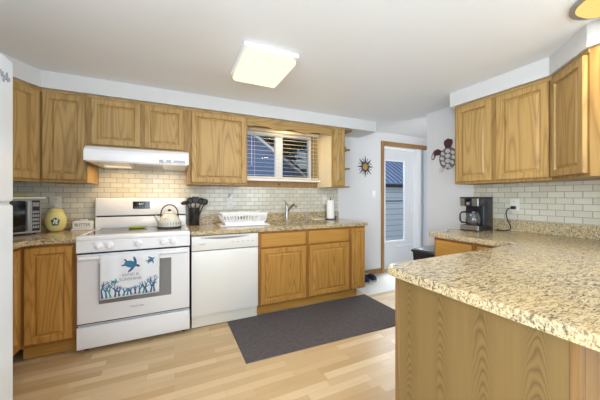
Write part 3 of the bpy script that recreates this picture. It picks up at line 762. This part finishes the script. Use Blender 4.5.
# kettle
kt = thing('tea_kettle', 'cream enamel tea kettle with a dark hoop handle on the stove', 'kettle', (-.045, 3.02, .9215))
body = MB().lathe([(.10, 0), (.106, .006), (.108, .03), (.104, .05), (.090, .095), (.068, .125), (.052, .138), (.050, .142)], n=36).build('kettle_body', CREAM, kt, True)
MB().lathe([(.104, -.0), (.112, .004), (.108, .012)], n=36).build('bottom_band', IRON, kt, 'auto')
for i in range(26):
    a = 2 * math.pi * i / 26
    MB().ball((.1075 * math.cos(a), .1075 * math.sin(a), .043), .0062, (.6, .6, 2.6), 6, 5).build('painted_stroke', GREYP, body)
lid = MB().lathe([(.052, .140), (.050, .150), (.035, .158), (.010, .162)], n=30).build('lid', CREAM, kt, True)
MB().ball((0, 0, .174), .014, (1.2, 1.2, .8)).build('lid_knob', IRON, lid, True)
MB().tube([(-.080, -.01, .060), (-.105, -.014, .085), (-.122, -.017, .112), (-.128, -.018, .122)], [.024, .018, .013, .012], 12).build('spout', CREAM, kt, True)
MB().ball((-.129, -.018, .126), .013, (1, 1, .6), 10, 6).build('whistle', IRON, kt, True)
hp = [(-.078 * math.cos(a) , -.01, .135 + .095 * math.sin(a)) for a in [math.pi * i / 16 for i in range(17)]]
MB().tube([(-.080, -.01, .105)] + hp + [(.080, -.01, .105)], .0058, 8).build('handle', IRON, kt, True)
m = MB(); 
for k in range(6): 
    a = R(-110 + 0) ; m.ball((.090 * math.cos(a) + .013 * math.cos(k * 1.047) * math.sin(-a), .090 * math.sin(a) + .004 , .085 + .013 * math.sin(k * 1.047)), .006, (1, .5, 1), 6, 5)
m.build('painted_flower', GREYP, body, True)

# ------------------------------------------------------------------ sink counter objects
uh = thing('utensil_holder', 'dark canister crowded with black cooking utensils beside the stove', 'utensil holder', (.198, 3.185, T))
MB().lathe([(.054, 0), (.056, .004), (.060, .195), (.057, .195), (.052, .008), (.0, .008)], n=28).build('canister', MESHG, uh, 'auto')
MB().lathe([(.0605, .188), (.062, .192), (.0605, .197)], n=28).build('rim', BLACK, uh)
uts = [('ladle', 'black ladle leaning left in the dark canister', -.030, .012, -14, 6), ('spoon', 'large black slotted spoon standing in the dark canister', -.012, -.014, -8, -4),
       ('spatula', 'black spatula standing upright in the dark canister', .010, .030, 3, -8), ('spoon', 'black serving spoon leaning right in the dark canister', .032, -.008, 14, -6), ('pasta_server', 'black pasta server leaning far right in the dark canister', .040, .012, 22, 2)]
for nm, lab, x, y, ty, tx in uts:
    o = thing(nm, lab, 'utensil', (.198 + x * .45, 3.185 + y * .45, T + .022)); o['group'] = 'cooking utensils in the canister'
    o.rotation_euler = (R(tx), R(ty), 0); o.scale = (1.25, 1.25, 1.05)
    hlen = .215
    MB().tube([(0, 0, 0), (0, 0, hlen)], [.006, .005], 8).build('handle', BLACK, o)
    z = hlen
    if nm == 'ladle': MB().ball((-.018, -.012, z + .018), .034, (1, .9, .62)).build('bowl', BLACK, o, True)
    elif nm == 'spatula': MB().box(-.030, .030, -.004, .002, z - .002, z + .07, .004).build('blade', BLACK, o)
    elif nm == 'pasta_server':
        h_ = MB().ball((0, -.004, z + .026), .030, (.9, .35, 1.2)).build('bowl', BLACK, o, True)
        for i in range(6): MB().cyl((.024 * math.cos(i * 1.05), -.008, z + .03 + .03 * math.sin(i * 1.05)), (.026 * math.cos(i * 1.05), -.026, z + .032 + .034 * math.sin(i * 1.05)), .004, 6, .002).build('tooth', BLACK, h_)
    else: MB().ball((0, -.004, z + .026), .028, (.95, .3, 1.35)).build('bowl', BLACK, o, True)
# dish rack
dr = thing('dish_rack', 'white plastic dish rack with tray left of the sink', 'dish rack', (.435, 2.86, T))
MB().box(-.0, .54, -.015, .31, 0, .010, .004).rings([(0,0,0,0,0)]*2, cap=False).build('drip_tray', WHITEP, dr, 'auto') if False else MB().box(0, .54, -.015, .31, 0, .012, .005).build('drip_tray', WHITEP, dr, 'auto')
m = MB()
def rrect(x0, x1, y0, y1, z): return [(x0, y0, z), (x1, y0, z), (x1, y1, z), (x0, y1, z)]
lo_, hi_ = (.06, .48, .02, .28), (.015, .515, -.01, .30); zl, zh = .018, .135
def lerp(s): return [a + (b_ - a) * s for a, b_ in zip(lo_, hi_)]
for s in (0, .22, .84, 1):                      # solid bands
    pass
def band(m, s0, s1, t=.004):
    for (u0, u1) in ((s0, s1),):
        a = lerp(u0); c = lerp(u1); z0 = zl + (zh - zl) * u0; z1 = zl + (zh - zl) * u1
        P0 = rrect(*a, z0); P1 = rrect(*c, z1); Q0 = rrect(a[0] + t, a[1] - t, a[2] + t, a[3] - t, z0); Q1 = rrect(c[0] + t, c[1] - t, c[2] + t, c[3] - t, z1)
        V = [[m.b.verts.new(p) for p in L_] for L_ in (P0, P1, Q1, Q0)]
        for A_, B_ in zip(V, V[1:] + V[:1]):
            for i in range(4): m.b.faces.new((A_[i], A_[(i + 1) % 4], B_[(i + 1) % 4], B_[i]))
band(m, 0, .25); band(m, .78, 1.0)
a, c = lerp(.25), lerp(.78); za, zc = zl + (zh - zl) * .25, zl + (zh - zl) * .78
for i in range(15):                              # slats of the side walls
    u = i / 14; wd = .014 if i not in (0, 14) else .07
    xa = a[0] + (a[1] - a[0]) * u; xc = c[0] + (c[1] - c[0]) * u
    for k in (2, 3): m.tube([(xa, a[k] + (.002 if k == 2 else -.002), za), (xc, c[k] + (.002 if k == 2 else -.002), zc)], .0065, 6)
for i in range(8):
    u = i / 7; ya = a[2] + (a[3] - a[2]) * u; yc = c[2] + (c[3] - c[2]) * u
    for k in (0, 1): m.tube([(a[k], ya, za), (c[k], yc, zc)], .0065, 6)
m.box(.055, .485, .02, .28, .012, .019)
m.build('basket', WHITEP, dr, 'auto')
b1 = lerp(1.0); MB().tube([(b1[0], b1[2], zh), (b1[1], b1[2], zh), (b1[1], b1[3], zh), (b1[0], b1[3], zh)], .006, 8, True).build('rim', WHITEP, dr)
m = MB()
for i in range(12): x = .12 + i * .027; m.tube([(x, .10, .02), (x, .105, .085), (x, .11, .02)], .0022, 5)
m.build('plate_pegs', WHITEP, dr)
# faucet
fc = thing('faucet', 'brushed steel pull-out kitchen faucet behind the sink', 'faucet', (1.315, 3.175, T))
MB().lathe([(.030, 0), (.030, .006), (.020, .012), (.019, .20), (.017, .215), (.010, .222)], n=22).build('faucet_body', STEEL, fc, 'auto')
MB().tube([(0, 0, .120), (.030, -.025, .165), (.058, -.05, .205), (.074, -.066, .216), (.088, -.082, .211), (.096, -.095, .190)], [.014, .014, .015, .016, .017, .015], 12).build('spout', STEEL, fc, True)
MB().tube([(0, 0, .215), (-.012, -.01, .235), (-.035, -.02, .262), (-.048, -.025, .275)], [.012, .008, .007, .008], 10).build('lever', STEEL, fc, True)
sd = thing('soap_dispenser', 'small steel soap pump right of the faucet', 'soap dispenser', (1.60, 3.19, T))
MB().lathe([(.022, 0), (.022, .008), (.013, .014), (.013, .055), (.008, .060), (.007, .080)], n=16).build('pump_base', STEEL, sd, 'auto')
MB().lathe([(.012, .078), (.012, .088)], n=12).tube([(0, 0, .083), (-.012, -.03, .086), (-.018, -.045, .080)], .005, 8).build('nozzle', STEEL, sd, 'auto')
ct = MB().lathe([(.09, 0), (.105, .008), (.112, .016), (.10, .015), (.06, .007)], n=30, sx=1.0, sy=.5).build('shallow_tray', CREAMT, smooth=True); ct.location = (1.79, 3.185, T)
tag(ct, 'shallow cream oval tray between the soap pump and the paper towels', 'tray')
pt = thing('paper_towel_holder', 'upright paper towel roll on a dark wire stand', 'paper towel holder', (1.975, 3.17, T))
MB().lathe([(.07, 0), (.07, .008), (.06, .012)], n=26).build('base', IRON, pt, 'auto')
MB().lathe([(.014, .015), (.052, .015), (.053, .02), (.053, .262), (.052, .268), (.014, .268)], n=30).build('paper_roll', PAPER, pt, 'auto')
MB().cyl((0, 0, .01), (0, 0, .285), .006).ball((0, 0, .288), .010).build('rod', IRON, pt, 'auto')
MB().tube([(-.063, .03, .01), (-.066, .03, .15), (-.060, .03, .21)], .003, 6).build('tension_arm', IRON, pt)
gl = thing('salt_shaker', 'small glass shaker with steel top right of the paper towels', 'shaker', (2.085, 3.20, T))
MB().lathe([(.014, 0), (.018, .003), (.016, .045)], n=14).build('glass_jar', CLEARG, gl, 'auto'); MB().lathe([(.017, .045), (.016, .058), (.008, .063)], n=14).build('cap', STEEL, gl, 'auto')

# ------------------------------------------------------------------ outlets and switches
def outlet(loc, rz, label, w=.072, h=.115, switch=False, mat=IVORY):
    o = thing('light_switch' if switch else 'wall_outlet', label, 'light switch' if switch else 'outlet', loc, rz)
    p = MB().box(-w / 2, w / 2, -.006, 0, -h / 2, h / 2, .003, 2).build('cover_plate', mat, o, 'auto')
    if switch: MB().box(-.006, .006, -.016, -.005, -.010, .012, .002).build('toggle', mat, o)
    else:
        for z in (-.026, .026):
            f_ = MB().box(-.017, .017, -.008, -.005, z - .015, z + .015, .004).build('socket', mat, o, 'auto')
            for x in (-.006, .006): MB().box(x - .0012, x + .0012, -.0086, -.0078, z - .003, z + .008).build('slot', DARK, f_)
    return o
outlet((-1.025, 3.291, 1.178), 0, 'ivory wall outlet on the tiles behind the yellow jar', .085, .118)
outlet((.612, 3.291, 1.165), 0, 'white wall outlet on the tiles above the dish rack', mat=WHITEP)
nl = thing('night_light', 'white plug-in night light in the outlet above the dish rack', 'night light', (.618, 3.281, 1.20))
MB().box(-.022, .022, -.030, 0, -.030, .035, .006, 3).build('plug_body', WHITEP, nl, 'auto'); MB().ball((0, -.022, .040), .018, (1, .9, 1.3)).build('shade', WHITEP, nl, True)
outlet((1.955, 3.291, 1.178), 0, 'ivory wall switch plate on the tiles behind the paper towels', switch=True)
outlet((2.862, 3.299, 1.275), 0, 'small white light switch on the wall under the sunburst ornament', .07, .112, True, WHITEP)
outlet((2.861, 1.372, 1.158), -90, 'ivory wall outlet beside the coffee maker with a black plug in it', .078, .122)

# ------------------------------------------------------------------ coffee maker
cm = thing('coffee_maker', 'black and steel drip coffee maker on the right worktop', 'coffee maker', (2.475, 1.640, T), -84)
cw, cd, ch = .165, .27, .315     # local x across the front, y depth
MB().box(0, cw, .10, cd, 0, ch - .01, .008, 3).box(0, cw, 0, .11, 0, .012, .004).build('body', NAVYB, cm, 'auto')
MB().box(0, cw, 0, .11, ch - .085, ch - .01, .006, 3).build('brew_head', NAVYB, cm, 'auto')
MB().box(.004, cw - .004, -.004, .002, ch - .083, ch - .014, .002).build('steel_fascia', STEEL, cm)
cp_ = MB().box(.045, .112, -.008, -.003, ch - .082, ch - .014, .002).build('control_panel', BLACK, cm)
MB().cyl((.078, -.007, ch - .060), (.078, -.018, ch - .060), .013, 16).build('dial', SILVERP, cp_)
MB().box(.060, .097, -.0092, -.008, ch - .038, ch - .022).build('clock', BLACKG, cp_)
MB().box(0, cw, 0, .10, .012, .052, .004).build('warming_base', NAVYB, cm); MB().box(.004, cw - .004, -.004, .001, .010, .050, .002).build('base_fascia', STEEL, cm)
MB().box(-.003, cw + .003, -.004, cd + .002, ch - .010, ch, .004).build('top_cover', BLACK, cm)
cf = MB().lathe([(.040, .056), (.056, .060), (.062, .095), (.055, .145), (.044, .165), (.044, .170)], (cw / 2 + .01, .048, 0), 26).build('carafe', CLEARG, cm, True)
MB().lathe([(.047, .168), (.047, .185), (.030, .195)], (cw / 2 + .01, .048, 0), 22).build('carafe_lid', BLACK, cf, 'auto')
MB().lathe([(.053, .058), (.058, .066), (.060, .098)], (cw / 2 + .01, .048, 0), 26).build('coffee', plain('coffee_dark', (52, 34, 26), .2), cf, True)
MB().tube([(.055, .02, .175), (.025, -.02, .172), (.018, -.032, .15), (.018, -.032, .10), (.025, -.02, .078), (.048, .01, .075)], .008, 8).build('carafe_handle', BLACK, cf, True)
pc = thing('power_cord', 'black coffee maker cord hanging from the right wall outlet', 'cord', (2.84, 1.372, 1.132))
MB().box(-.022, .012, -.016, .016, -.014, .014, .005, 3).build('plug', BLACK, pc, 'auto')
cpts = []
ctrl = [(-.022, 0, 0), (-.05, .022, -.012), (-.052, .035, -.05), (-.045, .03, -.10), (-.04, .012, -.15), (-.05, .0, -.185), (-.07, .010, -.207), (-.10, .04, -.212), (-.095, .09, -.212), (-.085, .105, -.212)]
for i in range(len(ctrl) - 1):
    p0, p1, p2, p3 = [Vector(ctrl[max(0, min(len(ctrl) - 1, i + k))]) for k in (-1, 0, 1, 2)]
    for k in range(6):
        t_ = k / 6; cpts.append(.5 * ((2 * p1) + (-p0 + p2) * t_ + (2 * p0 - 5 * p1 + 4 * p2 - p3) * t_ ** 2 + (-p0 + 3 * p1 - 3 * p2 + p3) * t_ ** 3))
MB().tube(cpts, .0042, 8).build('cable', BLACK, pc, True)
sp = thing('spoon', 'shiny metal spoon lying on the worktop left of the coffee maker', 'spoon', (2.42, 1.64, T + .001), 70)
sp.location = (2.30, 1.645, T + .002); sp.rotation_euler.z = R(5)
MB().ball((0, 0, .005), .018, (1.4, 1, .28)).build('bowl', CHROME, sp, True)
MB().tube([(.02, 0, .005), (.06, 0, .010), (.11, -.002, .004)], .003, 6).build('handle', CHROME, sp)

# ------------------------------------------------------------------ wall ornaments
sb = thing('sunburst_ornament', 'black and gold sunburst ornament on the wall beside the door', 'wall ornament', (2.685, 3.299, 1.70)); sb.scale = (1.15, 1, 1.15)
MB().lathe([(.045, 0), (.045, .010), (.030, .018), (.010, .020)], n=26, M=Matrix.Rotation(R(90), 3, 'X')).build('centre_disc', GOLD, sb, 'auto')
for i in range(16):
    a = math.pi * i / 8; L_ = .145 if i % 2 == 0 else .095; c_, s_ = math.cos(a), math.sin(a)
    m = MB(); wd = .015 if i % 2 == 0 else .007
    P_ = [(c_ * .04 - s_ * wd, s_ * .04 + c_ * wd), (c_ * L_, s_ * L_), (c_ * .04 + s_ * wd, s_ * .04 - c_ * wd)]
    m.extrude_xz(P_, -.010, -.004)
    if i % 2: m.ball((c_ * .105, -.007, s_ * .105), .008, (1, .5, 1), 8, 6).cyl((c_ * .07, -.007, s_ * .07), (c_ * .1, -.007, s_ * .1), .002, 6)
    m.build('ray', IRON, sb)
tt = thing('turtle_ornament', 'metal sea turtle ornament with a maroon head on the right wall', 'wall ornament', (2.869, 2.035, 1.695), -90)
def plate(name, pts, y0, y1, mat, par):
    return MB().extrude_xz(pts, y0, y1).build(name, mat, par)
def blob(cx, cz, a, b_, rot, n=16): return ell(cx, cz, a, b_, rot, n)
tt.scale = (1.55, 1.0, 1.20)
shl = plate('shell', blob(0, -.015, .072, .108, 0, 24), -.014, -.004, PEWTERD, tt)
for cx, cz, a, b_ in ((0, .055, .020, .022), (0, .008, .022, .022), (0, -.040, .021, .022), (0, -.086, .017, .019), (-.040, .035, .014, .022), (-.046, -.012, .015, .022), (-.036, -.058, .014, .022), (.040, .035, .014, .022), (.046, -.012, .015, .022), (.036, -.058, .014, .022), (-.018, -.108, .012, .009), (.018, -.108, .012, .009)):
    plate('scute', ell(cx, cz, a, b_, .5, 6), -.020, -.013, PEWTER, shl)
plate('head', [(-.020, .085), (-.034, .130), (-.030, .160), (0, .176), (.030, .160), (.034, .130), (.020, .085)], -.016, -.006, MAROON, tt)
for s in (-1, 1):
    fl = plate('front_flipper', [(s * .045, .060), (s * .085, .092), (s * .118, .080), (s * .142, .030), (s * .138, -.012), (s * .120, -.005), (s * .105, .030), (s * .066, .026)][::s], -.013, -.005, MAROON, tt)
    plate('flipper_plate', [(s * .118, .050), (s * .138, .028), (s * .134, -.004), (s * .116, .008)][::s], -.015, -.012, PEWTER, fl)
    plate('rear_flipper', [(s * .030, -.100), (s * .058, -.086), (s * .078, -.120), (s * .070, -.145), (s * .045, -.140)][::s], -.013, -.005, PEWTER, tt)

# ------------------------------------------------------------------ floor objects
rg = MB().prism([(.478, 1.935), (2.16, 1.885), (2.16, 2.665), (.470, 2.668)], 0, .008, .003).build('kitchen_rug', RUG); tag(rg, 'dark grey rectangular rug on the floor in front of the sink', 'rug')
rg.location.z = .0
tc_ = thing('trash_can', 'black lidded trash can standing past the end of the right worktop', 'trash can', (2.355, 1.74, 0)); tc_.scale.z = 1.045
m = MB(); b0 = [(.05, .05), (.37, .05), (.37, .33), (.05, .33)]; b1_ = [(.015, .015), (.405, .015), (.405, .365), (.015, .365)]
lo2 = [m.b.verts.new((x, y, 0)) for x, y in b0]; hi2 = [m.b.verts.new((x, y, .60)) for x, y in b1_]
m.b.faces.new(lo2[::-1]); m.b.faces.new(hi2)
for i in range(4): m.b.faces.new((lo2[i], lo2[(i + 1) % 4], hi2[(i + 1) % 4], hi2[i]))
m.build('bin', TRASH, tc_)
MB().box(0, .42, 0, .38, .60, .628, .010, 3).build('rim', TRASH, tc_, 'auto')
MB().box(.02, .40, .02, .36, .628, .642, .006).build('lid', TRASHL, tc_, 'auto')
def shoe(loc, rz, label):
    o = thing('shoe', label, 'shoe', loc, rz, 'navy shoes by the wall')
    m = MB()
    prof = [(-.13, .036, .085), (-.10, .040, .095), (-.05, .040, .085), (0, .044, .080), (.05, .050, .062), (.10, .048, .050), (.13, .034, .042), (.145, .012, .034)]
    rings_ = []
    for x, w2, h in prof:
        rings_.append([m.b.verts.new((x, w2 * math.cos(a), .022 + (h - .022) * max(0, math.sin(a)) ** .8)) for a in [math.pi * k / 10 for k in range(11)]])
    for A_, B_ in zip(rings_, rings_[1:]):
        for k in range(10): m.b.faces.new((A_[k], A_[k + 1], B_[k + 1], B_[k]))
        m.b.faces.new((A_[0], B_[0], B_[10], A_[10]))
    m.b.faces.new(rings_[0]); m.b.faces.new(rings_[-1][::-1])
    m.build('upper', NAVY, o, True)
    out = [(-.135, 0)]; 
    sole = [(x, w2 + .004) for x, w2, h in prof] + [(.152, 0)] + [(x, -w2 - .004) for x, w2, h in prof[::-1]]
    MB().prism(sole, .0, .024, .003).build('sole', NAVYL, o)
    MB().lathe([(.030, .0), (.032, .004), (.026, .006)], (-.065, 0, .088), 18, sx=1.45, sy=.9).build('opening', DARK, o)
    m = MB()
    for k in range(4): m.tube([(-.005 + k * .02, -.022, .079 - k * .005), (-.005 + k * .02, 0, .088 - k * .006), (-.005 + k * .02, .022, .079 - k * .005)], .003, 5)
    m.build('laces', WHITEP, o)
    return o
shoe((2.47, 3.10, .005), 84, 'navy lace-up shoe nearest the base cabinet on the hall floor')
shoe((2.60, 3.125, .005), 97, 'navy lace-up shoe behind its mate, closer to the baseboard')

# ------------------------------------------------------------------ outside
def siding(name, col, lap, gap=.10):
    t = NT(name); v = t.coords(rnd=False); s = t.new('ShaderNodeSeparateXYZ'); t.l.new(v, s.inputs[0])
    f_ = t.math('FRACT', t.math('DIVIDE', s.outputs[2], lap))
    d_ = tuple(q * .62 for q in lin(col)[:3]) + (1,)
    t.l.new(t.mix(t.math('LESS_THAN', f_, gap), lin(col), d_), t.b.inputs['Base Color'])
    t.bump(f_, .6, .02); t.b.inputs['Roughness'].default_value = .6; return t.m
GRASS = plain('lawn', (120, 126, 96), .9, var=.4, nscale=3)
go = MB().box(-14, 24, 3.5, 34, -.42, -.30).build('lawn', GRASS); go['kind'] = 'structure'; go.name = 'floor_outside'
# neighbour's blue house seen through the window : gable wall at Y=8
bh = thing('neighbour_house', 'blue sided house with a white gable rake seen through the kitchen window', 'house', (0, 8.0, -.30))
BLUES = siding('blue_siding', (96, 122, 164), .16)
eave_x, eave_z, rx_, rz_ = 5.2, 1.30, .10, 4.85
MB().extrude_xz([(-5.0, 0), (eave_x, 0), (eave_x, eave_z), (rx_, rz_), (-5.0, 1.3)], 0, 5).build('gable_wall', BLUES, bh)
WHT = plain('exterior_white', (236, 238, 240), .6)
dx, dz = eave_x - rx_ + .2, -(rz_ - eave_z) * (eave_x - rx_ + .2) / (eave_x - rx_); ll = math.hypot(dx, dz)
nx_, nz_ = -dz / ll * .075, dx / ll * .075
MB().extrude_xz([(rx_, rz_), (rx_ + dx, rz_ + dz), (rx_ + dx + nx_, rz_ + dz + nz_), (rx_ + nx_, rz_ + nz_)], -.12, 0).build('rake_board', WHT, bh)
SHING = plain('shingles', (84, 84, 90), .9, var=.4, nscale=20)
MB().extrude_xz([(rx_ + nx_, rz_ + nz_), (rx_ + dx + nx_, rz_ + dz + nz_), (rx_ + dx + nx_ * 1.6, rz_ + dz + nz_ * 1.6), (rx_ + nx_ * 1.6, rz_ + nz_ * 1.6)], -.15, 5).build('roof', SHING, bh)
# garage with metal roof seen through the door glass
ga = thing('garage', 'pale sided outbuilding with a blue ribbed metal roof seen through the door glass', 'building', (4.6, 6.0, -.30))
MB().box(0, 7, 0, 1.7, 0, 1.86).build('siding_wall', siding('pale_siding', (196, 198, 206), .165, .14), ga)
m = MB(); m.b.faces.new([m.b.verts.new(p) for p in ((-.2, -.25, 1.88), (7.2, -.25, 1.88), (7.2, 1.75, 3.23), (-.2, 1.75, 3.23))])
rf = m.build('roof', plain('metal_roof', (150, 166, 196), .4, metal=.2, var=.1), ga); so = rf.modifiers.new('t', 'SOLIDIFY'); so.thickness = .06; so.offset = -1
sl = math.atan2(1.72, 2.55)
m = MB()
for i in range(36):
    x = -.1 + i * .20; m.box(-.010, .010, 0, 2.42, -.02, .078, mat=Matrix.Translation((x, -.25, 1.885)) @ Matrix.Rotation(sl, 4, 'X'))
m.build('roof_ribs', plain('roof_rib', (84, 100, 134), .4), rf)
MB().box(-.2, 7.2, -.29, -.24, 1.80, 1.89).build('gutter', DARK, ga)
m = MB().box(0.02, 6.9, -.02, -.002, 1.38, 1.42); m.build('belt_line', DARKTX, ga)
# trees beyond the blue house
BARK = plain('bark', (92, 82, 74), .9, var=.4, nscale=20); LEAF = plain('evergreen', (50, 60, 50), .9, var=.6, nscale=12)
def tree(x, y, h, label, leafy):
    o = thing('tree', label, 'tree', (x, y, -.3), 0, 'trees beyond the blue house'); m = MB()
    rnd = random.Random(int(x * 10))
    def br(p, d, L_, r, k):
        e = p + d * L_; m.tube([p, p + d * L_ * .5 + Vector((rnd.uniform(-.04, .04), 0, rnd.uniform(-.04, .04))) * L_, e], [r, r * .8, r * .6], 6)
        if k:
            for _ in range(3): br(e, (d + Vector((rnd.uniform(-.8, .8), rnd.uniform(-.8, .8), rnd.uniform(-.1, .5)))).normalized(), L_ * .72, r * .55, k - 1)
        tips.append(e)
    tips = []; br(Vector((0, 0, 0)), Vector((0, 0, 1)), h * .38, h * .03, 4); m.build('trunk', BARK, o)
    f_ = MB()
    for t_ in tips:
        if rnd.random() < leafy:
            for _ in range(40):
                c_ = t_ + Vector((rnd.gauss(0, .3), rnd.gauss(0, .3), rnd.gauss(0, .3))); s_ = .14
                a_ = Vector((rnd.gauss(0, s_), rnd.gauss(0, s_), rnd.gauss(0, s_))); b_ = Vector((rnd.gauss(0, s_), rnd.gauss(0, s_), rnd.gauss(0, s_)))
                f_.b.faces.new([f_.b.verts.new(c_ + q) for q in (a_, b_, -a_)])
    f_.build('foliage', LEAF, o)
tree(3.2, 14.8, 5.2, 'bare branched tree behind the left window pane', .5)
tree(7.4, 17.5, 6.0, 'dark leafy tree behind the right window pane', 1)
tree(12.2, 20.5, 7.5, 'tall dark tree at the right of the window view', 1)
hg = thing('fence', 'dark board fence below the trees in the window view', 'fence', (3.6, 13.2, -.3))
m = MB()
for i in range(60): m.box(i * .17, i * .17 + .16, 0, .03, 0, 3.1)
m.build('boards', plain('fence_wood', (88, 90, 98), .9, var=.4, nscale=9), hg)
